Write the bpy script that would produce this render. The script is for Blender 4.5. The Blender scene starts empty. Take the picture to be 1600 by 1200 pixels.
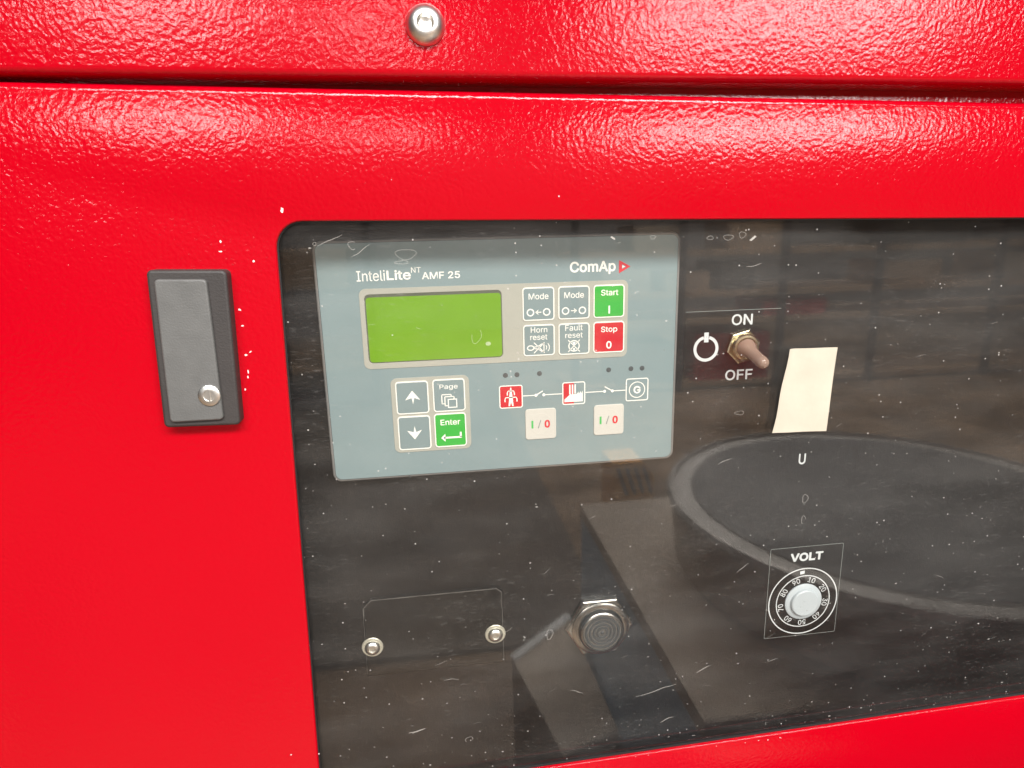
import bpy, bmesh, math, random
from mathutils import Vector, Matrix
random.seed(7)
C = bpy.context.scene.collection
S = bpy.context.scene
MM = 0.001
# world axes: X right along the panel, Z up, Y into the cabinet. Helper coordinates are millimetres;
# (0, 0, 0) is the lower left corner of the controller's face.

# ------------------------------------------------------------------ camera
cd = bpy.data.cameras.new('camera')
cam = bpy.data.objects.new('camera', cd); C.objects.link(cam)
cd.sensor_width = 36.0; cd.lens = 22.5; cd.clip_start = 0.01; cd.clip_end = 100
Rm = ((0.99102182, 0.02420616, -0.13149076), (-0.05415055, 0.97186931, -0.22921117), (0.12224351, 0.23427356, 0.96445447))
rt = Vector((Rm[0][0], Rm[0][2], -Rm[0][1])); dn = Vector((Rm[1][0], Rm[1][2], -Rm[1][1])); fw = Vector((Rm[2][0], Rm[2][2], -Rm[2][1]))
mw = Matrix((rt, -dn, -fw)).transposed().to_4x4()
mw.translation = Vector((0.052902, -0.315285, 0.122966))
cam.matrix_world = mw
S.camera = cam

# ------------------------------------------------------------------ world, lamps, exposure
w = bpy.data.worlds.new('World'); S.world = w; w.use_nodes = True
w.node_tree.nodes['Background'].inputs[0].default_value = (0.9, 0.95, 1.0, 1)
w.node_tree.nodes['Background'].inputs[1].default_value = 0.05
S.view_settings.view_transform = 'Standard'; S.view_settings.look = 'None'
S.view_settings.exposure = 0.0; S.view_settings.gamma = 1.0
def lamp(name, loc, target, sx, sy, power, col=(1, 0.985, 0.97)):
    l = bpy.data.lights.new(name, 'AREA'); l.shape = 'RECTANGLE'; l.size = sx; l.size_y = sy; l.energy = power; l.color = col
    o = bpy.data.objects.new(name, l); C.objects.link(o); o.location = loc
    o.rotation_euler = (Vector(target) - Vector(loc)).to_track_quat('-Z', 'Y').to_euler()
    return o
lamp('ceiling_lamp', (0.2, -2.3, 2.15), (0.1, 0, 0), 3.6, 0.5, 146)
lamp('far_ceiling_lamp', (3.3, -6.0, 1.45), (0.1, 0, 0.1), 2.8, 0.65, 150)
lamp('far_ceiling_lamp', (-2.1, -6.0, 1.6), (0.1, 0, 0.1), 1.4, 0.55, 62)
lamp('far_ceiling_lamp', (-0.25, -6.0, 1.25), (0.1, 0, 0.1), 0.7, 0.3, 16)
lamp('added_front_fill', (0.9, -2.9, 2.4), (0.9, -2.4, -0.9), 3.0, 1.2, 135)  # added fill, brightens the floor and boxes mirrored in the window

lamp('added_rack_fill', (1.6, -2.7, 2.3), (2.0, -4.2, -0.4), 3.4, 0.5, 210)  # added fill facing away from the cabinet, lifts the mirrored rack and wall

# ------------------------------------------------------------------ materials
def nt(name):
    m = bpy.data.materials.new(name); m.use_nodes = True
    return m, m.node_tree.nodes, m.node_tree.links
def mat(name, col, rough=0.5, metal=0.0, spec=0.5, var=0.06, scale=60, bump=0.0, bscale=400, rvar=0.0, emit=0.0):
    m, n, l = nt(name); b = n['Principled BSDF']
    b.inputs['Roughness'].default_value = rough; b.inputs['Metallic'].default_value = metal
    b.inputs['Specular IOR Level'].default_value = spec
    tc = n.new('ShaderNodeTexCoord')
    if var > 0:
        no = n.new('ShaderNodeTexNoise'); no.inputs['Scale'].default_value = scale; no.inputs['Detail'].default_value = 4
        l.new(tc.outputs['Object'], no.inputs['Vector'])
        mr = n.new('ShaderNodeMapRange'); mr.inputs[1].default_value = 0.3; mr.inputs[2].default_value = 0.7
        mr.inputs[3].default_value = 1 - var; mr.inputs[4].default_value = 1 + var
        l.new(no.outputs['Fac'], mr.inputs[0])
        mx = n.new('ShaderNodeVectorMath'); mx.operation = 'SCALE'; mx.inputs[0].default_value = col[:3]
        l.new(mr.outputs[0], mx.inputs['Scale']); l.new(mx.outputs[0], b.inputs['Base Color'])
    else:
        b.inputs['Base Color'].default_value = (*col[:3], 1)
    if bump > 0:
        nb = n.new('ShaderNodeTexNoise'); nb.inputs['Scale'].default_value = bscale; nb.inputs['Detail'].default_value = 2
        l.new(tc.outputs['Object'], nb.inputs['Vector'])
        bp = n.new('ShaderNodeBump'); bp.inputs['Distance'].default_value = bump
        l.new(nb.outputs['Fac'], bp.inputs['Height']); l.new(bp.outputs[0], b.inputs['Normal'])
    if emit:
        b.inputs['Emission Color'].default_value = (*col[:3], 1); b.inputs['Emission Strength'].default_value = emit
    return m

def red_paint():
    m, n, l = nt('red_textured_paint'); b = n['Principled BSDF']
    b.inputs['Base Color'].default_value = (0.42, 0.0, 0.007, 1)
    b.inputs['Roughness'].default_value = 0.12; b.inputs['Specular IOR Level'].default_value = 0.34
    tc = n.new('ShaderNodeTexCoord')
    wp = n.new('ShaderNodeTexNoise'); wp.inputs['Scale'].default_value = 90; wp.inputs['Detail'].default_value = 2
    l.new(tc.outputs['Object'], wp.inputs['Vector'])
    ad = n.new('ShaderNodeVectorMath'); ad.operation = 'MULTIPLY_ADD'
    ad.inputs[1].default_value = (0.006,) * 3
    l.new(wp.outputs['Color'], ad.inputs[0]); l.new(tc.outputs['Object'], ad.inputs[2])
    vo = n.new('ShaderNodeTexVoronoi'); vo.feature = 'SMOOTH_F1'; vo.inputs['Scale'].default_value = 520; vo.inputs['Smoothness'].default_value = 0.7
    l.new(ad.outputs[0], vo.inputs['Vector'])
    no = n.new('ShaderNodeTexNoise'); no.inputs['Scale'].default_value = 820; no.inputs['Detail'].default_value = 2.5; no.inputs['Distortion'].default_value = 0.6
    l.new(tc.outputs['Object'], no.inputs['Vector'])
    big = n.new('ShaderNodeTexNoise'); big.inputs['Scale'].default_value = 38; big.inputs['Detail'].default_value = 1
    l.new(tc.outputs['Object'], big.inputs['Vector'])
    s1 = n.new('ShaderNodeMath'); s1.operation = 'MULTIPLY_ADD'; s1.inputs[1].default_value = 0.75
    l.new(no.outputs['Fac'], s1.inputs[0]); l.new(vo.outputs['Distance'], s1.inputs[2])
    s2 = n.new('ShaderNodeMath'); s2.operation = 'MULTIPLY_ADD'; s2.inputs[1].default_value = 1.2
    l.new(big.outputs['Fac'], s2.inputs[0]); l.new(s1.outputs[0], s2.inputs[2])
    bp = n.new('ShaderNodeBump'); bp.inputs['Distance'].default_value = 0.0001; bp.inputs['Strength'].default_value = 1.0
    l.new(s2.outputs[0], bp.inputs['Height']); l.new(bp.outputs[0], b.inputs['Normal'])
    return m

def glass_mat():
    m, n, l = nt('scratched_clear_plastic')
    for x in list(n):
        if x.type != 'OUTPUT_MATERIAL': n.remove(x)
    out = [x for x in n if x.type == 'OUTPUT_MATERIAL'][0]
    tr = n.new('ShaderNodeBsdfTransparent'); tr.inputs[0].default_value = (0.97, 0.965, 0.95, 1)
    gl = n.new('ShaderNodeBsdfGlossy'); gl.inputs['Roughness'].default_value = 0.036
    lw = n.new('ShaderNodeLayerWeight'); lw.inputs['Blend'].default_value = 0.5
    pw = n.new('ShaderNodeMath'); pw.operation = 'POWER'; pw.inputs[1].default_value = 5
    l.new(lw.outputs['Facing'], pw.inputs[0])
    fr = n.new('ShaderNodeMath'); fr.operation = 'MULTIPLY_ADD'; fr.inputs[1].default_value = 0.95; fr.inputs[2].default_value = 0.043
    l.new(pw.outputs[0], fr.inputs[0])
    mx = n.new('ShaderNodeMixShader'); l.new(fr.outputs[0], mx.inputs[0]); l.new(tr.outputs[0], mx.inputs[1]); l.new(gl.outputs[0], mx.inputs[2])
    # dust and fine scratches
    tc = n.new('ShaderNodeTexCoord')
    mp = n.new('ShaderNodeMapping'); mp.inputs['Rotation'].default_value = (0, math.radians(6), 0); mp.inputs['Scale'].default_value = (0.22, 1, 1.0)
    l.new(tc.outputs['Object'], mp.inputs['Vector'])
    def mrange(src, a, b_, lo, hi):
        r = n.new('ShaderNodeMapRange'); r.inputs[1].default_value = a; r.inputs[2].default_value = b_; r.inputs[3].default_value = lo; r.inputs[4].default_value = hi
        l.new(src, r.inputs[0]); return r.outputs[0]
    st = n.new('ShaderNodeTexNoise'); st.inputs['Scale'].default_value = 900; st.inputs['Detail'].default_value = 3
    l.new(mp.outputs[0], st.inputs['Vector'])
    blot = n.new('ShaderNodeTexNoise'); blot.inputs['Scale'].default_value = 14; blot.inputs['Detail'].default_value = 3
    l.new(tc.outputs['Object'], blot.inputs['Vector'])
    vo = n.new('ShaderNodeTexVoronoi'); vo.inputs['Scale'].default_value = 260
    l.new(tc.outputs['Object'], vo.inputs['Vector'])
    sp = mrange(vo.outputs['Distance'], 0.07, 0.13, 1.0, 0.0)
    sx = n.new('ShaderNodeSeparateColor'); l.new(vo.outputs['Color'], sx.inputs[0])
    keep = mrange(sx.outputs[0], 0.82, 0.97, 0.0, 0.5)
    spk = n.new('ShaderNodeMath'); spk.operation = 'MULTIPLY'; l.new(sp, spk.inputs[0]); l.new(keep, spk.inputs[1])
    scr = mrange(st.outputs['Fac'], 0.6, 0.85, 0.0, 0.085)
    bl = mrange(blot.outputs['Fac'], 0.42, 0.62, 0.1, 1.0)
    sm = n.new('ShaderNodeMath'); sm.operation = 'MULTIPLY'; l.new(scr, sm.inputs[0]); l.new(bl, sm.inputs[1])
    hz = n.new('ShaderNodeMath'); hz.operation = 'ADD'; l.new(sm.outputs[0], hz.inputs[0]); l.new(spk.outputs[0], hz.inputs[1])
    smv = n.new('ShaderNodeMapping'); smv.inputs['Rotation'].default_value = (0, math.radians(-24), 0); smv.inputs['Scale'].default_value = (0.25, 1, 1)
    l.new(tc.outputs['Object'], smv.inputs['Vector'])
    smn = n.new('ShaderNodeTexNoise'); smn.inputs['Scale'].default_value = 34; smn.inputs['Detail'].default_value = 5; smn.inputs['Roughness'].default_value = 0.65
    l.new(smv.outputs[0], smn.inputs['Vector'])
    smear = mrange(smn.outputs['Fac'], 0.42, 0.72, 0.002, 0.020)
    hz2 = n.new('ShaderNodeMath'); hz2.operation = 'ADD'; l.new(hz.outputs[0], hz2.inputs[0]); l.new(smear, hz2.inputs[1])
    df = n.new('ShaderNodeBsdfDiffuse'); df.inputs[0].default_value = (0.75, 0.72, 0.68, 1)
    m2 = n.new('ShaderNodeMixShader'); l.new(hz2.outputs[0], m2.inputs[0]); l.new(mx.outputs[0], m2.inputs[1]); l.new(df.outputs[0], m2.inputs[2])
    l.new(m2.outputs[0], out.inputs[0])
    return m

def translucent(name, col, fac):
    m, n, l = nt(name); b = n['Principled BSDF']
    b.inputs['Base Color'].default_value = (*col, 1); b.inputs['Roughness'].default_value = 0.12
    b.inputs['Alpha'].default_value = fac
    return m

M = dict(
    red=red_paint(), glass=glass_mat(),
    black=mat('black_satin_paint', (0.0075, 0.007, 0.0075), 0.42, var=0.25, scale=160, bump=0.00006, bscale=900),
    cover=mat('black_cover_paint', (0.008, 0.0075, 0.0075), 0.4, var=0.25, scale=140, bump=0.00006, bscale=900),
    case=mat('grey_plastic_bezel', (0.2, 0.195, 0.19), 0.38, var=0.08, bump=0.00002, bscale=1500),
    face=mat('blue_grey_membrane', (0.205, 0.272, 0.285), 0.45, var=0.025, scale=40, bump=0.00002, bscale=2200),
    beige=mat('beige_membrane', (0.37, 0.37, 0.325), 0.5, var=0.02, scale=40),
    key=mat('blue_grey_key', (0.2, 0.262, 0.272), 0.42, var=0.03, scale=60),
    green=mat('green_key', (0.035, 0.38, 0.045), 0.4, var=0.04),
    redkey=mat('red_key', (0.52, 0.008, 0.02), 0.4, var=0.05),
    pale=mat('pale_key', (0.55, 0.54, 0.50), 0.45, var=0.02),
    white=mat('white_print', (0.84, 0.83, 0.78), 0.5, var=0.02),
    dim=mat('pale_grey_print', (0.62, 0.65, 0.66), 0.5, var=0.05),
    redp=mat('red_print', (0.6, 0.012, 0.03), 0.5, var=0.03),
    greenp=mat('green_print', (0.05, 0.45, 0.1), 0.5, var=0.03),
    greyp=mat('grey_print', (0.25, 0.27, 0.26), 0.5, var=0.03),
    lcd=mat('green_lcd', (0.150, 0.318, 0.013), 0.3, var=0.05, scale=35),
    lcdrim=mat('dark_lcd_surround', (0.09, 0.1, 0.07), 0.5, var=0.1),
    led=mat('unlit_led', (0.07, 0.08, 0.085), 0.35, var=0.05),
    chrome=mat('bright_zinc', (0.80, 0.79, 0.75), 0.34, metal=1.0, var=0.08, scale=300, bump=0.00003, bscale=900),
    brass=mat('yellowish_plated_nut', (0.62, 0.56, 0.40), 0.25, metal=1.0, var=0.08, scale=300),
    boot=translucent('amber_rubber_boot', (0.42, 0.29, 0.23), 0.66),
    washer=mat('pale_washer', (0.55, 0.53, 0.44), 0.35, metal=0.5, var=0.05),
    darkmetal=mat('dark_plated_metal', (0.36, 0.345, 0.32), 0.25, metal=1.0, var=0.1, scale=200),
    edge=mat('edge_highlight_grey', (0.10, 0.095, 0.088), 0.5, var=0.5, scale=90),  # grey of the highlight painted along the cover edge
    sound=mat('grey_buzzer_plastic', (0.045, 0.045, 0.045), 0.25, var=0.1, spec=0.7),
    latch=mat('black_grained_plastic', (0.036, 0.031, 0.029), 0.55, var=0.1, bump=0.00012, bscale=1300),
    latchtop=mat('grey_worn_plastic', (0.11, 0.109, 0.104), 0.5, var=0.09, scale=120, bump=0.00012, bscale=1300),
    paper=mat('cream_paper', (0.50, 0.44, 0.35), 0.8, var=0.07, scale=45, bump=0.0001, bscale=300),
    knob=mat('pale_grey_knob', (0.47, 0.52, 0.55), 0.4, var=0.03),
    gasket=mat('black_rubber', (0.012, 0.012, 0.012), 0.6, var=0.1),
    chip=mat('bare_primer', (0.8, 0.62, 0.6), 0.6, var=0.1),
    dustm=translucent('pale_scratch', (0.72, 0.68, 0.62), 0.3),
    floor=mat('brown_concrete', (0.25, 0.155, 0.085), 0.55, var=0.45, scale=3.5),
    blue=mat('blue_steel', (0.48, 0.68, 0.88), 0.45, var=0.1, scale=8),
    tan=mat('grey_brown_lid', (0.52, 0.41, 0.30), 0.6, var=0.1, scale=8),
    card=mat('brown_cardboard', (0.5, 0.33, 0.2), 0.8, var=0.1, scale=8),
    orange=mat('orange_plastic', (1.0, 0.42, 0.05), 0.5, var=0.05, scale=8),
    rubber=mat('dark_rubber', (0.12, 0.11, 0.10), 0.6, var=0.1, scale=8),
    mat=mat('dark_mat_rubber', (0.10, 0.075, 0.055), 0.7, var=0.4, scale=4),
    rim=mat('pale_steel_rim', (0.46, 0.42, 0.37), 0.4, metal=0.3, var=0.05),
    farwall=mat('grey_hall_wall', (0.30, 0.27, 0.26), 0.7, var=0.25, scale=1.2),
    rack=mat('dark_rack_steel', (0.06, 0.05, 0.05), 0.5, var=0.1, scale=4),
)

# ------------------------------------------------------------------ helpers
def thing(name, label, cat, loc, group=None):
    o = bpy.data.objects.new(name, None); C.objects.link(o); o.empty_display_size = 0.02
    o.location = Vector(loc) * MM; o['label'] = label; o['category'] = cat
    if group: o['group'] = group
    return o
def org(o):
    v = Vector((0, 0, 0))
    while o is not None:
        v += o.location; o = o.parent
    return v
def obj(name, bm, m, parent=None, smooth=False, label=None, cat=None, kind=None, group=None):
    me = bpy.data.meshes.new(name)
    off = org(parent) if parent else Vector((0, 0, 0))
    for v in bm.verts: v.co = v.co * MM - off
    bmesh.ops.recalc_face_normals(bm, faces=bm.faces)
    if smooth:
        for f in bm.faces: f.smooth = True
        for e in bm.edges:
            if len(e.link_faces) == 2 and (e.calc_face_angle(0) > math.radians(38) or max(len(f.verts) for f in e.link_faces) > 8): e.smooth = False
    bm.to_mesh(me); bm.free()
    me.materials.append(m)
    o = bpy.data.objects.new(name, me); C.objects.link(o)
    if parent: o.parent = parent
    if label: o['label'] = label
    if cat: o['category'] = cat
    if kind: o['kind'] = kind
    if group: o['group'] = group
    return o
def rrect(x0, z0, x1, z1, r, n=6):
    pts = []
    for cx, cz, a0 in ((x1 - r, z1 - r, 0), (x0 + r, z1 - r, 90), (x0 + r, z0 + r, 180), (x1 - r, z0 + r, 270)):
        for i in range(n + 1):
            a = math.radians(a0 + 90 * i / n); pts.append((cx + r * math.cos(a), cz + r * math.sin(a)))
    return pts
def rquad(c, r, n=6):
    """rounded quad from corners TR, TL, BL, BR (x, z)"""
    pts = []
    for i in range(4):
        p = Vector(c[i]); a = (Vector(c[i - 1]) - p).normalized(); b = (Vector(c[(i + 1) % 4]) - p).normalized()
        half = a.angle(b) / 2; d = r / math.tan(half); bis = (a + b).normalized(); ctr = p + bis * (r / math.sin(half))
        s = p + a * d - ctr; e = p + b * d - ctr
        a0 = math.atan2(s.y, s.x); a1 = math.atan2(e.y, e.x)
        da = (a1 - a0 + math.pi) % (2 * math.pi) - math.pi
        for k in range(n + 1):
            t = a0 + da * k / n; pts.append((ctr.x + r * math.cos(t), ctr.y + r * math.sin(t)))
    return pts
def circ(cx, cz, r, n=32, a0=0, rz=None):
    return [(cx + r * math.cos(a0 + 2 * math.pi * i / n), cz + (rz or r) * math.sin(a0 + 2 * math.pi * i / n)) for i in range(n)]
def loops(bm, ls, close=False, cap0=False, cap1=False):
    """skin through a list of loops of 3D points"""
    vs = [[bm.verts.new(p) for p in lp] for lp in ls]; n = len(vs[0])
    prs = list(zip(vs[:-1], vs[1:])) + ([(vs[-1], vs[0])] if close else [])
    for a, b in prs:
        for i in range(n): bm.faces.new((a[i], a[(i + 1) % n], b[(i + 1) % n], b[i]))
    if cap0: bm.faces.new(vs[0])
    if cap1: bm.faces.new(vs[-1])
    return bm
def inset(pts, d):
    n = len(pts); out = []
    for i in range(n):
        p = Vector(pts[i]); a = Vector(pts[i - 1]); b = Vector(pts[(i + 1) % n])
        t1 = (p - a).normalized(); t2 = (b - p).normalized(); t = (t1 + t2)
        t = t.normalized() if t.length > 1e-9 else t1
        nrm = Vector((-t.y, t.x)); k = max(0.5, abs(t.dot(t1)))
        out.append(tuple(p + nrm * (d / k)))
    return out
def prism(pts, yf, yb, bev=0.0, steps=2, bm=None):
    """solid of a counter-clockwise outline, front face at yf with a rounded edge"""
    bm = bm or bmesh.new(); ls = []
    if bev > 0:
        for k in range(steps + 1):
            a = math.pi / 2 * k / steps
            ip = inset(pts, bev * (1 - math.sin(a)))
            ls.append([(x, yf + bev * (1 - math.cos(a)), z) for x, z in ip])
    else:
        ls.append([(x, yf, z) for x, z in pts])
    ls.append([(x, yb, z) for x, z in pts])
    return loops(bm, ls, cap0=True, cap1=True)
def flat(pts, y, bm=None):
    bm = bm or bmesh.new(); bm.faces.new([bm.verts.new((x, y, z)) for x, z in pts]); return bm
def ringf(outer, inner, y, bm=None):
    bm = bm or bmesh.new(); return loops(bm, [[(x, y, z) for x, z in outer], [(x, y, z) for x, z in inner]])
def stroke(path, wd, y, bm=None):
    bm = bm or bmesh.new()
    for a, b in zip(path[:-1], path[1:]):
        a = Vector(a); b = Vector(b); d = (b - a)
        if d.length < 1e-6: continue
        d.normalize(); nn = Vector((-d.y, d.x)) * wd / 2
        bm.faces.new([bm.verts.new((p.x, y, p.y)) for p in (a - nn, b - nn, b + nn, a + nn)])
    return bm
def lathe(cx, cz, prof, n=40, bm=None, ax=0.0):
    """profile of (radius, y) about an axis along Y"""
    bm = bm or bmesh.new()
    ls = [[(cx + r * math.cos(2 * math.pi * i / n), y, cz + r * math.sin(2 * math.pi * i / n)) for i in range(n)] for r, y in prof]
    return loops(bm, ls, cap0=True, cap1=True)
def box(x0, x1, y0, y1, z0, z1, bm=None, bev=0):
    bm = bm or bmesh.new()
    return loops(bm, [[(x0, y0, z0), (x1, y0, z0), (x1, y1, z0), (x0, y1, z0)], [(x0, y0, z1), (x1, y0, z1), (x1, y1, z1), (x0, y1, z1)]], cap0=True, cap1=True)
try:
    import os
    FONT = bpy.data.fonts.load(os.path.join(bpy.utils.resource_path('LOCAL'), 'datafiles', 'fonts', 'Inter.woff2'))
except Exception:
    FONT = None
def text(s, x0, z0, x1, z1, y, m, parent, bold=0.0, name='lettering', rot=0.0, ctr=None, dy=0.0):
    """flat lettering whose ink fills x0..x1, z0..z1"""
    cu = bpy.data.curves.new('lettering', 'FONT'); cu.body = s; cu.font = FONT or cu.font; cu.size = 10; cu.resolution_u = 4
    to = bpy.data.objects.new('lettering', cu)
    me = bpy.data.meshes.new_from_object(to)
    xs = [v.co.x for v in me.vertices]; ys = [v.co.y for v in me.vertices]
    ax, bx, ay, by = min(xs), max(xs), min(ys), max(ys)
    bm = bmesh.new(); bm.from_mesh(me)
    bpy.data.objects.remove(to); bpy.data.curves.remove(cu); bpy.data.meshes.remove(me)
    ins = max(0.0, bold) * 10 * (x1 - x0) / (bx - ax)
    x0 += ins; x1 -= ins; z0 += ins; z1 -= ins
    base = [v.co.copy() for v in bm.verts]
    src = bm
    bm = bmesh.new()
    offs = [(0, 0)] if ins == 0 else [(ins * math.cos(a), ins * math.sin(a)) for a in [math.pi / 4 * q for q in range(8)]] + [(0, 0)]
    src.verts.ensure_lookup_table()
    tris = [[v.index for v in f.verts] for f in src.faces]
    for qi, (ox, oz) in enumerate(offs):
        nv = []
        for co in base:
            px = x0 + (co.x - ax) / (bx - ax) * (x1 - x0) + ox; pz = z0 + (co.y - ay) / (by - ay) * (z1 - z0) + oz
            if rot:
                cx, cz = ctr; dx, dz = px - cx, pz - cz
                px, pz = cx + dx * math.cos(rot) - dz * math.sin(rot), cz + dx * math.sin(rot) + dz * math.cos(rot)
            nv.append(bm.verts.new((px, y + 0.003 * qi, pz)))
        for t in tris:
            bm.faces.new([nv[q] for q in t])
    src.free()
    return obj(name, bm, m, parent)

# ------------------------------------------------------------------ setting
obj('floor', box(-5000, 9000, -6500, 174, -1000, -900), M['floor'], kind='structure')
obj('far_wall', box(-5000, 9000, -6600, -6501, -1000, 900), M['farwall'], kind='structure')

# ------------------------------------------------------------------ cabinet body and lid
XL, XR = -240.0, 520.0
cab = thing('red_cabinet', 'red wrinkle painted steel cabinet with its top panel bolted on above the door', 'cabinet', (113, 60, -230))
bm = bmesh.new()
o_ = rrect(XL + 2, -232, XR - 2, 300, 2, 3); i_ = rrect(-226, -205, 508, 165, 3, 3)
loops(bm, [[(x, y, z) for x, z in p] for p, y in ((i_, 40), (i_, -6.2), (inset(i_, -0.8), -7), (inset(o_, 1.5), -7), (o_, -5.5), (o_, 150))], cap1=True)
obj('body_shell', bm, M['red'], cab, True)
# lid: a folded sheet with a rolled lower edge
bm = bmesh.new()
def lid_prof(dz0, dz1):
    pr = [(-24, 290)]
    r = 3.2
    for k in range(7):
        a = math.pi / 2 * k / 6
        pr.append((-24 + r * (1 - math.cos(a)), r * (1 - math.sin(a))))
    pr += [(-7.2, 0.0), (-7.2, 1.4), (-20.5, 1.4)]
    return pr
ends = []
N = 24
rows = []
for i in range(N + 1):
    x = XL + (XR - XL) * i / N; zb = 185.9 - 0.0065 * (x + 20)
    rows.append([(x, y, (zb + z) if z < 200 else z) for y, z in lid_prof(0, 0)])
vs = [[bm.verts.new(p) for p in r] for r in rows]
for a, b in zip(vs[:-1], vs[1:]):
    for j in range(len(a) - 1): bm.faces.new((a[j], a[j + 1], b[j + 1], b[j]))
for side in (vs[0], vs[-1]): pass
lid = obj('top_panel', bm, M['red'], cab, True)
for x, z in ((XL, 187.9), (XR - 1.4, 182.9)):
    obj('end_flange', prism([(x, z), (x + 1.4, z), (x + 1.4, 290), (x, 290)], -22.4, -7.2), M['red'], lid)
# dome screw with hex socket
bm = bmesh.new(); sx, sz = 57.7, 205.2
hexr = lambda r, n=30: None
prof = [(8.1, -24), (8.1, -24.5), (7.8, -25.6), (6.9, -27.0), (5.5, -28.2), (3.9, -28.8), (3.5, -28.8), (3.3, -27.4), (2.6, -26.2), (1.2, -25.9)]
lathe(sx, sz, prof, 40, bm)
scr = obj('dome_screw', bm, M['chrome'], lid, True)

# ------------------------------------------------------------------ door
door = thing('control_door', 'red steel door with a scratched clear window over the control panel', 'door', (113, -20, -220))
YF = -24.0
def win_corner():
    # window opening in the door, slightly out of square
    TL = (-10.3, 128.9); TR = (470.0, 120.3); BL = (-18.1, -171.0); BR = (463.0, -159.8)
    return (TR, TL, BL, BR)
n = 8
outer = rquad(((XR - 3, 172.7), (XL + 0.5, 186.2), (XL - 2.5, -227), (XR - 6, -222)), 5.0, n)
inner = rquad(win_corner(), 11.5, n)
bm = bmesh.new(); ls = []
R = 3.4
ls.append([(x, 6 - 12, z) for x, z in outer])
ls[0] = [(x, -9.0, z) for x, z in outer]
for k in range(6):
    a = math.pi / 2 * k / 5
    ip = inset(outer, R * (1 - math.cos(a)))
    ls.append([(x, YF + R * (1 - math.sin(a)), z) for x, z in ip])
for k in range(4):
    a = math.pi / 2 * k / 3
    ip = inset(inner, -0.9 * (1 - math.sin(a)))
    ls.append([(x, YF + 0.9 * (1 - math.cos(a)), z) for x, z in ip])
ls.append([(x, YF + 1.8, z) for x, z in inner])
ls.append([(x, YF + 1.8, z) for x, z in inset(outer, 1.6)])
ls.append([(x, -9.0, z) for x, z in inset(outer, 1.6)])
loops(bm, ls, close=True)
# subdivide the wide front ring so the bump has clean coordinates
dp = obj('door_panel', bm, M['red'], door, True)
# gasket behind the opening
g_o = inset(inner, -5); g_i = inset(inner, 0.5)
bm = bmesh.new(); loops(bm, [[(x, y, z) for x, z in p] for p, y in ((g_i, YF + 1.9), (g_o, YF + 1.9), (g_o, YF + 2.9), (g_i, YF + 2.9))], close=True)
obj('gasket', bm, M['gasket'], door)
# window pane
gp = inset(inner, -9)
pane = obj('window_pane', prism(gp, YF + 3.0, YF + 6.0), M['glass'], door)
# single scratches, water marks and grit on the pane
bm = bmesh.new(); ys = YF + 2.93
def squiggle(pts, wd): 
    n_ = len(pts)
    for i in range(n_ - 1):
        ww = wd * (0.35 + 0.65 * math.sin(math.pi * (i + 0.5) / (n_ - 1)))
        stroke([pts[i], pts[i + 1]], ww, ys, bm)
def scratch(x, z, L, ang, wd):
    p = []; a = ang
    k = 7
    for i in range(k + 1):
        p.append((x, z)); x += L / k * math.cos(a); z += L / k * math.sin(a); a += random.uniform(-0.22, 0.22)
    squiggle(p, wd)
def inside(x, z): return -12 < x < 455 and -160 < z < 122
for _ in range(42):
    x, z = random.uniform(-12, 455), random.uniform(-160, 120)
    if 0 < x < 180 and 0 < z < 105 and random.random() < 0.75: continue
    scratch(x, z, random.choice((2, 3, 4, 5, 7)), random.gauss(0.1, 0.3), random.uniform(0.08, 0.2))
for (x, z, L, a, wd) in ((155, -131, 24, 0.13, 0.45), (190, -120, 9, 0.5, 0.5), (30, -137, 9, 0.12, 0.8), (50, -107, 8, 0.05, 0.3), (118, -122, 8, -0.05, 0.35),
                          (6, 118, 12, 0.45, 0.3), (20, 113, 10, 0.4, 0.3), (210, -60, 8, 0.7, 0.35), (232, -118, 6, 0.2, 0.3), (196, 3, 8, 0.6, 0.3), (205, 103, 8, 0.1, 0.3), (170, -150, 8, 0.5, 0.5)):
    scratch(x, z, L, a, wd)
for _ in range(260):
    x, z = random.uniform(-13, 458), random.uniform(-160, 120)
    if 0 < x < 180 and 0 < z < 110 and random.random() < 0.8: continue
    if _ % 3 == 0: z = -162 + abs(random.gauss(0, 9))
    r = random.choice((0.14, 0.18, 0.22, 0.3, 0.45)) * random.uniform(0.7, 1.1)
    flat(circ(x, z, r * random.uniform(1, 2.2), 6, random.random() * 3, r), ys, bm)
obj('scratch', bm, M['dustm'], pane, kind='stuff')
bm = bmesh.new()
def blob(x, z, rx, rz, wd, part=1.0, rot=0.0):
    k = 22; p = []
    for i in range(int(k * part) + 1):
        a = 2 * math.pi * i / k; q = 1 + 0.12 * math.sin(3 * a + x)
        dx, dz = rx * q * math.cos(a), rz * q * math.sin(a)
        p.append((x + dx * math.cos(rot) - dz * math.sin(rot), z + dx * math.sin(rot) + dz * math.cos(rot)))
    for a, b in zip(p[:-1], p[1:]): stroke([a, b], wd, ys, bm)
blob(107, -86, 1.6, 2.9, 0.24, 1, -0.18); blob(5, 119, 0.7, 0.7, 0.18); blob(21, 118, 1.6, 1.8, 0.22, .75, 0.8); blob(44, 113.5, 4.5, 2.2, 0.16)
blob(158, 118, 1.2, 0.8, 0.2); blob(195, 117, 2.4, 1.2, 0.18); blob(202, 118, 1.6, 1.4, 0.18); blob(186, 117, 1.6, 0.8, .2)
blob(246, -20, 1.5, 2.4, 0.24, 1, -.1); blob(246, -32, 1.0, 2.2, 0.24, .8, -.1); blob(206, 30, 2.4, 1.0, 0.16); blob(74, 76, 2.2, 4.2, .18, .6, 3.1)
blob(62, -146, 2, 2, 0.22, .6); blob(42, 110, 3, .7, .2)
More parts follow.
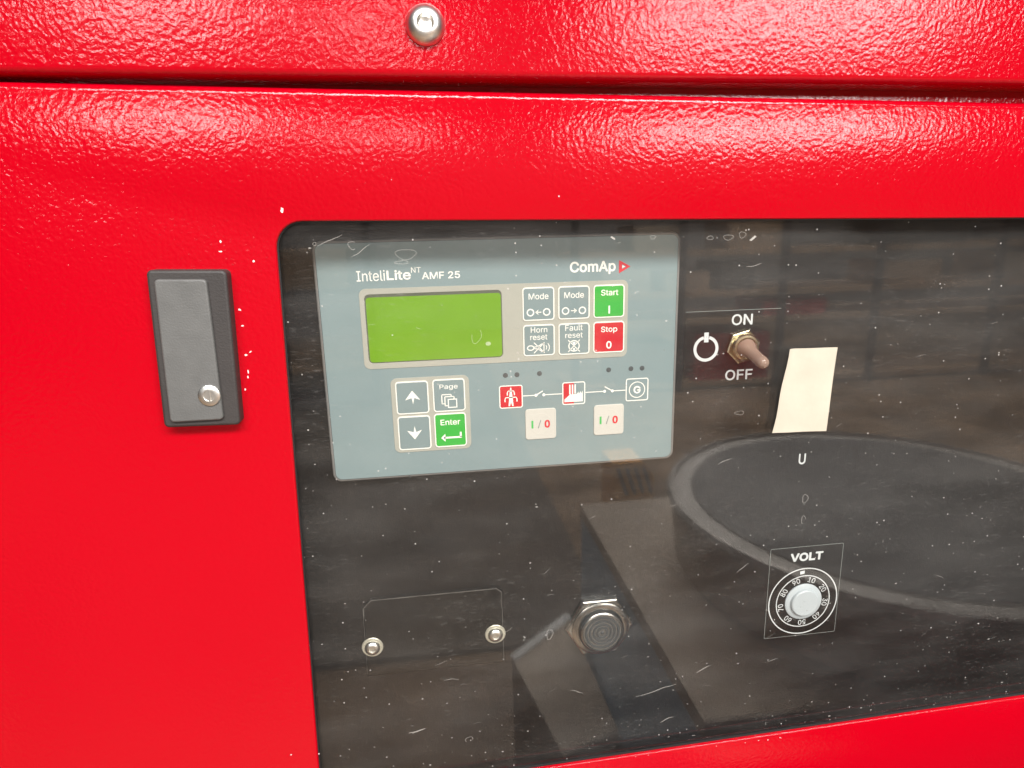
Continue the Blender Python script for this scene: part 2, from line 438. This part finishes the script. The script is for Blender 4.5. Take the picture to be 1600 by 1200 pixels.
for x, z, r in ((79.5, 71.5, 1.3), (207.5, 117.3, .01)):
    flat(circ(x, z, r, 10, 0.3, r * 0.75), ys, bm)
prism([(205.5, 115.4), (206.6, 115.0), (209.0, 116.9), (208.2, 117.6)], ys - 0.2, ys, bm=bm)
prism([(137.5, 118.5), (139.5, 117.2), (140.0, 117.8), (138.2, 119.0)], ys - 0.2, ys, bm=bm)
obj('water_mark', bm, M['dustm'], pane, kind='stuff')
# chips in the red paint
bm = bmesh.new()
def chip(x, z, r, asp=1.0, rot=0.0):
    k = 9; p = []
    for i in range(k):
        a = 2 * math.pi * i / k; q = r * random.uniform(0.55, 1.15)
        dx, dz = q * math.cos(a), q * asp * math.sin(a)
        p.append((x + dx * math.cos(rot) - dz * math.sin(rot), z + dx * math.sin(rot) + dz * math.cos(rot)))
    flat(p, YF - 0.04, bm)
for c in ((-6.5, 133.5, .75, 1.5), (-20.5, 112.5, .6, 1), (-28.4, 72, .8, .6), (-28.3, 64.5, .4, 2.2), (-28.7, 62, .4, 1.6), (-28.6, 92, .6, 1), (-28.2, 85, .7, .5), (-26.4, 73.3, .9, .35, .5),
          (-30.5, 56.5, .35, 1.8), (-16.6, -140.5, .5, 1), (-30.5, -139, .45, .8), (113, 137, .4, 1), (40, 145, .2, 1), (-33, 121, .5, 1.2), (-33.5, 117, .8, .5), (-32, 104, .6, .8)):
    chip(*c)
for _ in range(9): chip(random.uniform(105, 250), -167.8 + random.uniform(-.5, .1) , random.uniform(.2, .55), .7)
obj('paint_chip', bm, M['chip'], door, kind='stuff')
# latch: a black paddle with a bevelled face
lc = [(-30.3, 109.5), (-62, 110.5), (-64.5, 42.5), (-32.6, 41.8)]
bm = bmesh.new(); lo = rquad(lc, 2.2, 5)
prism(lo, YF - 6.5, YF, 1.2, 3, bm)
lt = obj('latch', bm, M['latch'], door, True)
bm = bmesh.new(); lo2 = rquad([(-38.2, 106), (-58.8, 106.7), (-61, 45.2), (-38.8, 45.2)], 1.8, 5)
prism(lo2, YF - 8.2, YF - 6.4, 0.8, 3, bm); obj('latch_paddle', bm, M['latchtop'], lt, True)
bm = bmesh.new(); lathe(-43.2, 56.5, [(4.6, YF - 8.1), (4.6, YF - 8.8), (4.2, YF - 9.1), (2.4, YF - 9.15), (2.3, YF - 8.7)], 30, bm)
prism([(-43.7, 54.2), (-42.7, 54.2), (-42.7, 58.8), (-43.7, 58.8)], YF - 9.0, YF - 8.7, bm=bm)
obj('lock_cylinder', bm, M['chrome'], lt, True)

# ------------------------------------------------------------------ paper note on the window
note = thing('paper_note', 'cream paper tag with a slanted torn edge stuck on the window beside the toggle switch', 'paper', (246, YF + 2, 18))
bm = bmesh.new()
NX, NZ = 14, 10
def npt(u, v):
    x0 = 224.0 + (229.4 - 224.0) * v; x1 = 254 + 2.0 * v
    x = x0 + (x1 - x0) * u; z = (18.3 - 0.9 * u) + (61.9 - 18.3 + 0.4 * u) * v
    x += 0.35 * math.sin(v * 9) * (1 - u)
    y = YF + 2.7 - 1.6 * max(0, (0.16 - u) / 0.16) ** 2 * (0.25 + 0.75 * v) - 0.45 * math.sin(4 * u + 2.5 * v + 0.6) ** 2
    return (x, y, z)
for layer in (0, 0.18):
    vv = [[bm.verts.new(Vector(npt(i / NX, j / NZ)) + Vector((0, layer, 0))) for i in range(NX + 1)] for j in range(NZ + 1)]
    for j in range(NZ):
        for i in range(NX): bm.faces.new((vv[j][i], vv[j][i + 1], vv[j + 1][i + 1], vv[j + 1][i]))
obj('sheet', bm, M['paper'], note, True)

# ------------------------------------------------------------------ control panel plate
YP = 6.0
pan = thing('control_panel', 'black sheet metal control panel behind the clear window', 'control panel', (113, YP, -204))
obj('panel_plate', prism(rrect(-225.5, -204.5, 507.5, 164.5, 2, 3), YP, YP + 2), M['black'], pan)
def plabel(pts, wd=0.25):
    return stroke(pts, wd, YP - 0.10)
# printed sticker of the switch
st = obj('switch_sticker', prism(rrect(186.6, 36, 240, 78.6, 0.8, 3), YP - 0.12, YP), M['cover'], pan)
text('ON', 212.4, 70.5, 224.2, 76.4, YP - 0.2, M['dim'], st, 0.012)
text('OFF', 210.4, 40.4, 226.0, 46.2, YP - 0.2, M['dim'], st, 0.012)
bm = bmesh.new()
cx, cz = 198.7, 58.5
a0, a1 = math.radians(90 + 14), math.radians(450 - 14)
k = 48
vo_ = [[bm.verts.new((cx + r * math.cos(a0 + (a1 - a0) * i / k), YP - 0.2, cz + r * math.sin(a0 + (a1 - a0) * i / k))) for i in range(k + 1)] for r in (7.0, 5.35)]
for i in range(k): bm.faces.new((vo_[0][i], vo_[0][i + 1], vo_[1][i + 1], vo_[1][i]))
flat([(197.4, 62.0), (199.9, 62.0), (199.9, 67.3), (197.4, 67.3)], YP - 0.2, bm)
obj('power_symbol', bm, M['dim'], st)
bm = plabel([(186.6, 78.6), (240, 78.6)]); 
for v in bm.verts: v.co.y = YP - 0.2
obj('sticker_edge', bm, M['greyp'], st)
text('U', 257.6, -11.6, 261.8, -5.2, YP - 0.12, M['dim'], pan, 0.012)
# blanking cover with two screws
bm = bmesh.new()
cov = [(85.0, -119), (85.0, -73.5), (82.0, -71.0), (12.6, -71.2), (8.2, -75.6), (7.6, -119)]
prism(cov, YP - 1.8, YP, 0.7, 2, bm); bc = obj('blanking_cover', bm, M['cover'], pan)
bm = stroke([(8.4, -82), (8.7, -75.9), (12.9, -71.7), (81.7, -71.5), (84.4, -73.8), (84.5, -84)], 0.42, YP - 1.86); stroke([(8.2, -76), (7.8, -117)], 0.22, YP - 1.86, bm); stroke([(84.6, -75), (84.7, -117)], 0.22, YP - 1.86, bm); obj('painted_edge_highlight', bm, M['edge'], bc)  # pale strokes paint the bevel's highlight line around the cover
for x, z in ((11.7, -100.4), (80.3, -100.1)):
    bm = bmesh.new(); lathe(x, z, [(5.9, YP - 1.2), (5.9, YP - 1.9), (5.5, YP - 2.3), (3.9, YP - 2.4)], 36, bm)
    wa = obj('screw', bm, M['washer'], bc, True)
    bm = bmesh.new(); lathe(x, z, [(4.3, YP - 2.3), (4.3, YP - 2.9), (3.7, YP - 3.9), (2.6, YP - 4.5), (1.8, YP - 4.6), (1.6, YP - 3.8), (0.6, YP - 3.7)], 32, bm)
    obj('screw_head', bm, M['chrome'], wa, True)
# volume dial
dial = thing('rotary_dial', 'black rotary dial plate with white numbered rings and pale grey knob', 'dial', (268, YP, -123))
dpl = obj('dial_plate', prism(rrect(244.6, -123.6, 291, -63.6, 0.8, 3), YP - 0.3, YP), M['cover'], dial)
bm = bmesh.new(); e = rrect(244.6, -123.6, 291, -63.6, 0.8, 3); ringf(e, inset(e, 0.25), YP - 0.36, bm); obj('plate_edge', bm, M['greyp'], dpl)
text('VOLT', 257.6, -73.2, 278.4, -67.7, YP - 0.38, M['dim'], dpl, 0.03)
bm = bmesh.new(); dx, dz = 268.0, -100.2
ringf(circ(dx, dz, 22.3, 72), circ(dx, dz, 21.6, 72), YP - 0.38, bm); ringf(circ(dx, dz, 17.4, 64), circ(dx, dz, 16.8, 64), YP - 0.38, bm)
flat([(dx - 3.2, dz + 18.2), (dx - 0.6, dz + 18.6), (dx - 0.6, dz + 20.6), (dx - 3.5, dz + 20.2)], YP - 0.38, bm)
obj('dial_ring', bm, M['dim'], dpl)
for i, num in enumerate(('90', '80', '70', '60', '50', '40', '30', '20', '10')):
    a = math.radians(90 + 22 + 40 * i); r = 14.4
    px, pz = dx + r * math.cos(a), dz + r * math.sin(a)
    text(num, px - 2.4, pz - 1.7, px + 2.4, pz + 1.7, YP - 0.38, M['dim'], dpl, 0.006, rot=a - math.pi / 2, ctr=(px, pz), name='dial_number')
bm = bmesh.new(); lathe(dx, dz, [(11.8, YP - 0.3), (11.8, YP - 0.9), (11.2, YP - 1.3), (8.8, YP - 1.5), (8.6, YP - 2.8), (8.0, YP - 3.3), (1, YP - 3.35)], 56, bm)
obj('knob', bm, M['knob'], dial, True)

# ------------------------------------------------------------------ toggle switch
sw = thing('toggle_switch', 'metal toggle switch with amber rubber lever tipped down between ON and OFF', 'switch', (219, YP, 58.7))
bm = bmesh.new(); prism(circ(219, 58.9, 9.6, 6, 0.25), YP - 2.6, YP - 0.13, 0.6, 2, bm); obj('hex_nut', bm, M['brass'], sw)
bm = bmesh.new(); lathe(219, 58.9, [(7.4, YP - 2.6), (7.4, YP - 5.0), (6.8, YP - 5.6), (5.6, YP - 5.7), (5.4, YP - 4.8)], 36, bm); obj('bushing', bm, M['brass'], sw, True)
bm = bmesh.new(); base = Vector((219, YP - 4.6, 58.9)); d = Vector((0.06, -0.955, -0.29)).normalized()
u = d.cross(Vector((0, 0, 1))).normalized(); v_ = u.cross(d)
ls = []
for t, r in ((0, 5.2), (2, 5.0), (4, 4.2), (6, 3.5), (12, 3.2), (16, 3.3), (18, 3.1), (19.2, 2.3), (19.8, 1.0)):
    c = base + d * t; ls.append([tuple(c + u * (r * math.cos(2 * math.pi * i / 28)) + v_ * (r * math.sin(2 * math.pi * i / 28))) for i in range(28)])
loops(bm, ls, cap0=True, cap1=True); obj('lever_boot', bm, M['boot'], sw, True)
bm = bmesh.new(); ls = []
for t, r in ((0, 2.0), (10, 1.8), (17, 1.9), (18.2, 1.2)):
    c = base + d * t; ls.append([tuple(c + u * (r * math.cos(2 * math.pi * i / 20)) + v_ * (r * math.sin(2 * math.pi * i / 20))) for i in range(20)])
loops(bm, ls, cap0=True, cap1=True); obj('lever', bm, M['chrome'], sw, True)

# ------------------------------------------------------------------ buzzer
bz = thing('buzzer', 'dark round buzzer with concentric grooves in a hexagonal nut below the controller', 'buzzer', (141, YP, -103))
bm = bmesh.new(); prism(circ(140.8, -101.6, 20.4, 6, 0.0), YP - 3.8, YP, 1.9, 4, bm); obj('hex_nut', bm, M['darkmetal'], bz)
bm = bmesh.new(); lathe(141.0, -101.8, [(16.8, YP - 3.7), (16.6, YP - 4.6), (15.6, YP - 5.2), (13.4, YP - 5.3), (13.0, YP - 7.8), (12.2, YP - 8.7), (11.4, YP - 8.9), (11.0, YP - 8.3)], 56, bm); obj('collar', bm, M['darkmetal'], bz, True)
bm = bmesh.new(); prof = [(11.2, YP - 8.0)]
for q in (9.6, 7.4, 5.2, 3.0): prof += [(q + 0.7, YP - 8.2), (q + 0.2, YP - 9.0), (q - 0.4, YP - 9.0), (q - 0.9, YP - 8.2)]
prof += [(1.2, YP - 8.3), (0.3, YP - 8.9)]
lathe(141.0, -101.8, prof, 56, bm); obj('sounder', bm, M['sound'], bz, True)

# ------------------------------------------------------------------ controller
ct = thing('genset_controller', 'blue grey membrane keypad controller with green screen mounted in the black panel', 'controller', (90, 3, 0))
obj('housing', prism(rrect(0, 0, 180, 120, 4.5, 8), -0.6, YP, 1.0, 3), M['case'], ct, True)
fo = rrect(1.5, 1.4, 178.4, 118.7, 3.4, 8)
bm = bmesh.new(); prism(fo, -0.9, -0.5, 0.12, 1, bm); fp = obj('faceplate', bm, M['face'], ct)
bm = bmesh.new(); ringf(inset(fo, -0.25), fo, -0.66, bm); obj('face_gap', bm, M['led'], ct)
bm = bmesh.new(); prism([(38.3, -0.1), (39.0, -0.1), (38.6, 1.3), (38.0, 1.3)], -0.75, 2, bm=bm); obj('bezel_notch', bm, M['led'], ct)
Y0 = -0.9; YT = Y0 - 0.10; YB = Y0 - 0.08
text('Inteli', 19.6, 100.7, 32.9, 105.8, YT, M['white'], fp, -0.012)
text('Lite', 33.7, 100.9, 45.1, 105.6, YT, M['white'], fp, 0.015)
text('NT', 45.4, 104.1, 50.0, 106.6, YT, M['white'], fp, 0.0)
text('AMF 25', 50.4, 100.8, 68.7, 104.2, YT, M['white'], fp, 0.012)
text('ComAp', 123.0, 100.3, 146.3, 106.9, YT, M['white'], fp, 0.02)
bm = bmesh.new(); T0 = [(148.0, 100.5), (153.9, 103.75), (148.0, 107.0)]; T1 = [(149.5, 102.5), (151.8, 103.75), (149.5, 105.0)]
ringf(T0, T1, YT, bm); obj('logo_triangle', bm, M['redp'], fp)
bm = bmesh.new(); flat([(149.7, 103.0), (151.1, 103.75), (149.7, 104.5)], YT, bm); obj('logo_core', bm, M['white'], fp)
# beige field with the screen cut out
o1 = rrect(20.0, 57.9, 152.9, 97.2, 3.2, 8); sc = rrect(22.4, 60.8, 88.6, 94.4, 2.2, 8)
bm = bmesh.new(); loops(bm, [[(x, y, z) for x, z in p] for p, y in ((o1, Y0), (inset(o1, .1), Y0 - .25), (inset(sc, -.15), Y0 - .25), (sc, Y0 - .1), (sc, Y0))])
kf = obj('key_field', bm, M['beige'], ct)
scr = obj('screen', flat(sc, Y0 - 0.05), M['lcdrim'], ct)
obj('display', prism(rrect(23.0, 61.3, 88.2, 93.0, 1.6, 6), Y0 - 0.12, Y0 - 0.04), M['lcd'], scr)
o2 = rrect(31.9, 13.8, 70.9, 52.7, 3.2, 8)
obj('key_field', prism(o2, Y0 - .25, Y0, .1, 1), M['beige'], ct)
YK = Y0 - .25
def key(x0, z0, x1, z1, m, border=True):
    o = rrect(x0, z0, x1, z1, 1.7, 6); i = inset(o, 0.62 if border else 0.01)
    bm = bmesh.new(); prism(i, YK - .3, YK, .2, 2, bm)
    k = obj('key', bm, m, ct, True)
    if border:
        bm = bmesh.new(); loops(bm, [[(x, y, z) for x, z in p] for p, y in ((o, YK), (inset(o, .08), YK - .36), (inset(i, -.04), YK - .36), (inset(i, .02), YK - .1))])
        obj('key_border', bm, M['white'], k)
    return k
YS = YK - .36
W = M['white']
def sym(k, bm, m=None, name='key_symbol'): return obj(name, bm, m or W, k)
# keypad beside the screen
k = key(98.9, 78.5, 115.0, 95.1, M['key']); text('Mode', 102.0, 89.1, 112.0, 92.1, YS, W, k, 0.006)
bm = bmesh.new()
for x in (102.8, 111.0): ringf(circ(x, 82.7, 1.9, 32), circ(x, 82.7, 1.3, 32), YS, bm)
stroke([(105.9, 82.7), (108.3, 82.7)], .45, YS, bm); flat([(105.2, 82.7), (106.9, 81.3), (106.4, 82.7), (106.9, 84.1)], YS, bm); sym(k, bm)
k = key(116.9, 78.5, 133.0, 95.1, M['key']); text('Mode', 120.0, 89.1, 130.0, 92.1, YS, W, k, 0.006)
bm = bmesh.new()
for x in (120.6, 129.2): ringf(circ(x, 82.8, 1.9, 32), circ(x, 82.8, 1.3, 32), YS, bm)
stroke([(123.4, 82.8), (125.8, 82.8)], .45, YS, bm); flat([(126.5, 82.8), (124.8, 84.2), (125.3, 82.8), (124.8, 81.4)], YS, bm); sym(k, bm)
k = key(134.9, 78.5, 151.0, 95.1, M['green']); text('Start', 138.8, 89.7, 147.7, 92.7, YS, W, k, 0.012); sym(k, flat([(142.7, 80.6), (143.5, 80.6), (143.5, 84.6), (142.7, 84.6)], YS))
k = key(98.9, 60.6, 115.0, 76.5, M['key']); text('Horn', 102.8, 72.5, 111.2, 75.3, YS, W, k, 0.003); text('reset', 102.5, 68.8, 111.2, 71.4, YS, W, k, 0.003)
bm = bmesh.new(); ringf(circ(102.6, 64.8, 1.9, 28, 0, 1.4), circ(102.6, 64.8, 1.35, 28, 0, .9), YS, bm)
stroke([(104.3, 65.2), (106.2, 65.4), (108.8, 66.9), (109.4, 66.9), (109.4, 62.7), (108.8, 62.7), (106.2, 64.2), (104.3, 64.4)], .42, YS, bm)
stroke([(104.3, 67.5), (109.7, 62.1)], .45, YS, bm); stroke([(104.3, 62.1), (109.7, 67.5)], .45, YS, bm)
for r in (1.5, 2.9):
    stroke([(109.3 + r * math.cos(a), 64.8 + r * math.sin(a)) for a in [(-0.75 + 1.5 * i / 8) for i in range(9)]], .4, YS, bm)
sym(k, bm)
k = key(116.9, 60.4, 133.0, 76.5, M['key']); text('Fault', 120.4, 72.7, 129.4, 75.7, YS, W, k, 0.003); text('reset', 120.4, 69.0, 129.4, 71.6, YS, W, k, 0.003)
bm = bmesh.new(); ringf(circ(124.9, 64.9, 2.95, 36), circ(124.9, 64.9, 2.4, 36), YS, bm)
stroke([(121.9, 67.9), (127.9, 61.9)], .45, YS, bm); stroke([(121.9, 61.9), (127.9, 67.9)], .45, YS, bm)
flat([(124.0, 66.9), (124.9, 64.9), (125.8, 66.9)], YS, bm); flat(circ(124.9, 63.2, .55, 14), YS, bm); sym(k, bm)
k = key(134.9, 60.5, 151.2, 76.6, M['redkey']); text('Stop', 138.9, 70.5, 147.4, 74.1, YS, W, k, 0.012); text('0', 141.7, 62.6, 144.5, 66.5, YS, W, k, 0.02)
# four keys below the screen
k = key(34.1, 34.0, 50.4, 50.9, M['key'])
UP = [(42.3, 46.1), (46.1, 41.2), (43.2, 42.3), (42.45, 39.1), (41.9, 42.3), (38.6, 41.3)]
sym(k, flat(UP[::-1], YS))
k = key(52.5, 34.2, 68.7, 51.1, M['key']); text('Page', 56.0, 45.4, 65.1, 48.4, YS, W, k, 0.006)
bm = bmesh.new()
def sq(x0, z0, s): ringf([(x0, z0), (x0 + s, z0), (x0 + s, z0 + s), (x0, z0 + s)], [(x0 + .5, z0 + .5), (x0 + s - .5, z0 + .5), (x0 + s - .5, z0 + s - .5), (x0 + .5, z0 + s - .5)], YS, bm)
sq(59.8, 36.1, 4.7)
stroke([(58.4, 37.2), (58.4, 42.0), (63.0, 42.0), (63.0, 40.8)], .5, YS, bm); stroke([(58.4, 37.3), (59.7, 37.3)], .5, YS, bm)
stroke([(56.9, 38.3), (56.9, 43.1), (61.6, 43.1), (61.6, 42.1)], .5, YS, bm); stroke([(56.9, 38.4), (58.2, 38.4)], .5, YS, bm)
sym(k, bm)
k = key(34.1, 15.1, 50.5, 32.9, M['key']); sym(k, flat([(x, 66.7 - z) for x, z in UP], YS))
k = key(52.4, 15.4, 68.6, 33.3, M['green']); text('Enter', 55.6, 27.1, 65.6, 30.1, YS, W, k, 0.012)
bm = bmesh.new(); stroke([(57.0, 20.4), (66.1, 20.4)], .95, YS, bm); stroke([(65.6, 20.4), (65.6, 23.1)], .95, YS, bm); flat([(55.5, 20.4), (57.7, 18.3), (57.7, 22.5)], YS, bm); sym(k, bm)
# breaker keys
for x in (99.2, 135.5):
    bm = bmesh.new(); prism(rrect(x, 16.3, x + 16.2, 32.8, 1.6, 6), Y0 - .5, Y0, .3, 2, bm); k = obj('key', bm, M['pale'], ct, True)
    ye = Y0 - .56
    bm = bmesh.new(); loops(bm, [[(px, y, pz) for px, pz in circ(x + 8.1, 24.5, r, 40)] for r, y in ((6.0, Y0 - .49), (5.6, Y0 - .56), (5.2, Y0 - .52))], cap1=True); 
    obj('dome_ring', bm, M['pale'], k, True)
    ye = Y0 - .62
    obj('key_symbol', flat([(x + 3.1, 22.4), (x + 4.1, 22.4), (x + 4.1, 26.6), (x + 3.1, 26.6)], ye), M['greenp'], k)
    obj('key_symbol', flat([(x + 6.4, 22.3), (x + 6.9, 22.3), (x + 8.3, 26.7), (x + 7.8, 26.7)], ye), M['greyp'], k)
    text('0', x + 10.0, 22.3, x + 12.9, 26.6, ye, M['redp'], k, 0.03)
# indicator lights
for x in (89.5, 95.4, 107.0, 143.3, 155.2, 161.2):
    obj('indicator_light', lathe(x, 51.3, [(1.3, Y0), (1.3, Y0 - .06), (.3, Y0 - .12)], 20), M['led'], ct, True)
# mimic diagram
def icon(x0, z0, s, m):
    o = rrect(x0, z0, x0 + s, z0 + s, 1.2, 5); i = inset(o, .5)
    k = obj('mimic_icon', prism(i, Y0 - .1, Y0), m, ct)
    obj('icon_border', ringf(o, inset(i, .02), Y0 - .14), W, k); return k
YI = Y0 - .16
k = icon(86.0, 33.9, 12.1, M['redkey'])
bm = bmesh.new(); px = 92.0
flat([(px - .25, 44.8), (px + .25, 44.8), (px + .7, 41.5), (px + 1.3, 35.0), (px + .55, 35.0), (px, 37.2), (px - .55, 35.0), (px - 1.3, 35.0), (px - .7, 41.5)][::-1], YI, bm)
for zz, hw in ((43.0, 1.8), (39.6, 3.1)):
    stroke([(px - hw, zz - 1.0), (px - hw + .4, zz), (px + hw - .4, zz), (px + hw, zz - 1.0)], .5, YI, bm)
    for s in (-1, 1): stroke([(px + s * hw, zz - 1.0), (px + s * hw, zz - 2.3)], .6, YI, bm)
obj('icon_symbol', bm, W, k)
k = icon(118.8, 33.9, 12.1, M['face'])
obj('icon_symbol', flat([(119.4, 34.5), (124.9, 34.5), (124.9, 45.4), (119.4, 45.4)], Y0 - .13), M['redkey'], k)
bm = bmesh.new()
flat([(119.9, 35.4), (129.6, 35.4), (129.6, 41.2), (128.8, 39.6), (128.4, 40.9), (127.6, 39.4), (127.2, 40.6), (126.4, 39.2), (126.0, 40.2), (125.2, 39.4), (122.9, 39.4), (119.9, 36.8)], YI, bm)
for x in (122.4, 123.8, 125.2): flat([(x, 39.4), (x + .75, 39.4), (x + .75, 44.6), (x, 44.6)], YI, bm)
obj('icon_symbol', bm, W, k)
k = icon(152.6, 33.9, 12.2, M['face'])
obj('icon_symbol', ringf(circ(158.7, 39.9, 4.4, 40), circ(158.7, 39.9, 3.95, 40), YI), W, k)
text('G', 156.8, 37.9, 160.6, 41.9, YI, W, k, 0.02)
bm = bmesh.new(); YL = Y0 - .12
stroke([(98.2, 40), (105, 40)], .48, YL, bm); stroke([(109.1, 40), (118.7, 40)], .48, YL, bm); stroke([(131, 40), (141.2, 40)], .48, YL, bm); stroke([(145.4, 40), (152.5, 40)], .48, YL, bm)
stroke([(105, 40), (108.6, 42.1)], .55, YL - .02, bm); stroke([(145.4, 40), (141.3, 42.5)], .55, YL - .02, bm)
for x in (105, 109.1, 141.2, 145.4): flat(circ(x, 40, .8, 18), YL - .04, bm)
obj('mimic_line', bm, W, ct)

# ------------------------------------------------------------------ things standing before the cabinet, seen mirrored in the window
bx = thing('machine_box', 'blue steel machine box with grey brown lid, mirrored in the window below the controller', 'machine', (500, -490, -900))
obj('body', box(300, 1050, -745, -230, -900, -372), M['blue'], bx)
obj('lid', box(298, 1052, -747, -228, -371, -350), M['tan'], bx)
dr = thing('round_tub', 'round brown tub with dark cover and pale rolled rim standing on the blue machine box', 'tub', (663, -470, -349))
def vlathe(cx, cy, prof, n=48, bm=None):
    bm = bm or bmesh.new()
    return loops(bm, [[(cx + r * math.cos(2 * math.pi * i / n), cy + r * math.sin(2 * math.pi * i / n), z) for i in range(n)] for r, z in prof], cap0=True, cap1=True)
obj('shell', vlathe(663, -470, [(270, -349), (280, -344), (288, -262), (288, -252), (262, -250), (262, -256)], 72), M['tan'], dr, True)
obj('rim', vlathe(663, -470, [(288.5, -261), (293, -258), (294.5, -251), (291, -245), (286, -244), (284, -249)], 72), M['rim'], dr, True)
obj('cover', vlathe(663, -470, [(261.5, -252), (258, -247), (200, -245), (20, -244)], 72), M['rubber'], dr, True)
cbx = thing('cardboard_box', 'open brown cardboard box on the floor beside the blue machine box', 'box', (190, -600, -900))
bo = [(163, -688), (285, -795), (297, -500), (207, -467)]
bm = bmesh.new(); loops(bm, [[(x, y, z) for x, y in bo] for z in (-900, -601)], cap0=True, cap1=True); obj('carton', bm, M['tan'], cbx)
bm = bmesh.new(); fl = [(160, -692), (283, -800), (291, -786), (169, -678)]
loops(bm, [[(x, y, z) for x, y in fl] for z in (-600, -598)], cap0=True, cap1=True); obj('flap', bm, M['white'], cbx)
obj('added_dark_mat', box(-1500, 480, -4600, -1120, -899, -888), M['mat'], None, label='added dark rubber mat on the brown floor, darkening the reflection in the middle of the window', cat='mat')  # added to make the far floor darker in the window's reflection
ob = thing('orange_bin', 'orange plastic bin with dark slots behind the blue machine box', 'bin', (545, -1260, -900))
obj('bin_body', prism([(490, -900), (600, -900), (600, -500), (570, -455), (490, -455)], -1300, -1200), M['orange'], ob)
bm = bmesh.new()
for i in range(4): prism([(500 + 22 * i, -470), (508 + 22 * i, -470), (530 + 22 * i, -540), (522 + 22 * i, -540)], -1198, -1190, bm=bm)
obj('slot', bm, M['rubber'], ob)
sh = thing('storage_rack', 'dark storage rack with brown boards at the far side of the hall', 'rack', (1900, -3700, -900))
for z in (-880, -480, -310, -60, 180): obj('shelf_board', box(900, 4600, -4000, -3500, z, z + 35), M['card'], sh)
for x in (900, 1560, 2220, 2860, 3700, 4560): obj('upright', box(x, x + 40, -3495, -3460, -900, 500), M['rack'], sh)
def carton(name, x0, x1, y0, y1, z0, z1, m, label, cat):
    obj(name, box(x0, x1, y0, y1, z0, z1), M[m], None, label=label, cat=cat)
carton('carton', 1100, 1400, -3900, -3520, -275, -125, 'tan', 'grey brown carton at the left end of the far rack middle board', 'carton')
carton('carton', 1500, 1780, -3900, -3520, -275, -155, 'card', 'brown cardboard carton in the centre of the far rack middle board', 'carton')
carton('tool_case', 1850, 2070, -3900, -3520, -275, -105, 'rubber', 'dark tool case beside the brown carton on the far rack middle board', 'case')
carton('crate', 2150, 2570, -3900, -3520, -445, -345, 'redkey', 'flat red plastic crate under the middle board of the far rack', 'crate')
carton('crate', 1700, 2200, -3900, -3520, -845, -545, 'redkey', 'tall red plastic crate on the bottom board of the far rack', 'crate')
carton('carton', 1300, 1600, -3900, -3520, -25, 125, 'tan', 'grey brown carton on the upper board of the far rack', 'carton')
carton('carton', 1900, 2280, -3900, -3520, -25, 135, 'card', 'wide brown cardboard carton on the upper board of the far rack', 'carton')
carton('tool_case', 1200, 1560, -3900, -3520, -845, -585, 'rubber', 'large dark tool case on the bottom board of the far rack', 'case')
carton('carton', 2960, 3350, -3900, -3520, -275, -130, 'card', 'brown cardboard carton right of the flat red crate on the far rack', 'carton')
carton('carton', 3760, 4300, -3900, -3520, -275, -95, 'tan', 'large grey brown carton at the right end of the far rack', 'carton')
carton('tool_case', 2900, 3500, -3900, -3520, -25, 130, 'rubber', 'wide dark tool case on the upper board of the far rack', 'case')
s2 = thing('storage_rack', 'dark narrow storage rack at the left of the hall holding one brown carton', 'rack', (-560, -3700, -900))
for z in (-880, -215): obj('shelf_board', box(-850, -300, -3900, -3500, z, z + 35), M['rack'], s2)
for x in (-890, -300): obj('upright', box(x, x + 40, -3900, -3500, -900, 300), M['rack'], s2)
carton('carton', -780, -400, -3880, -3520, -180, 40, 'card', 'brown carton on the narrow rack at the left of the hall', 'carton')
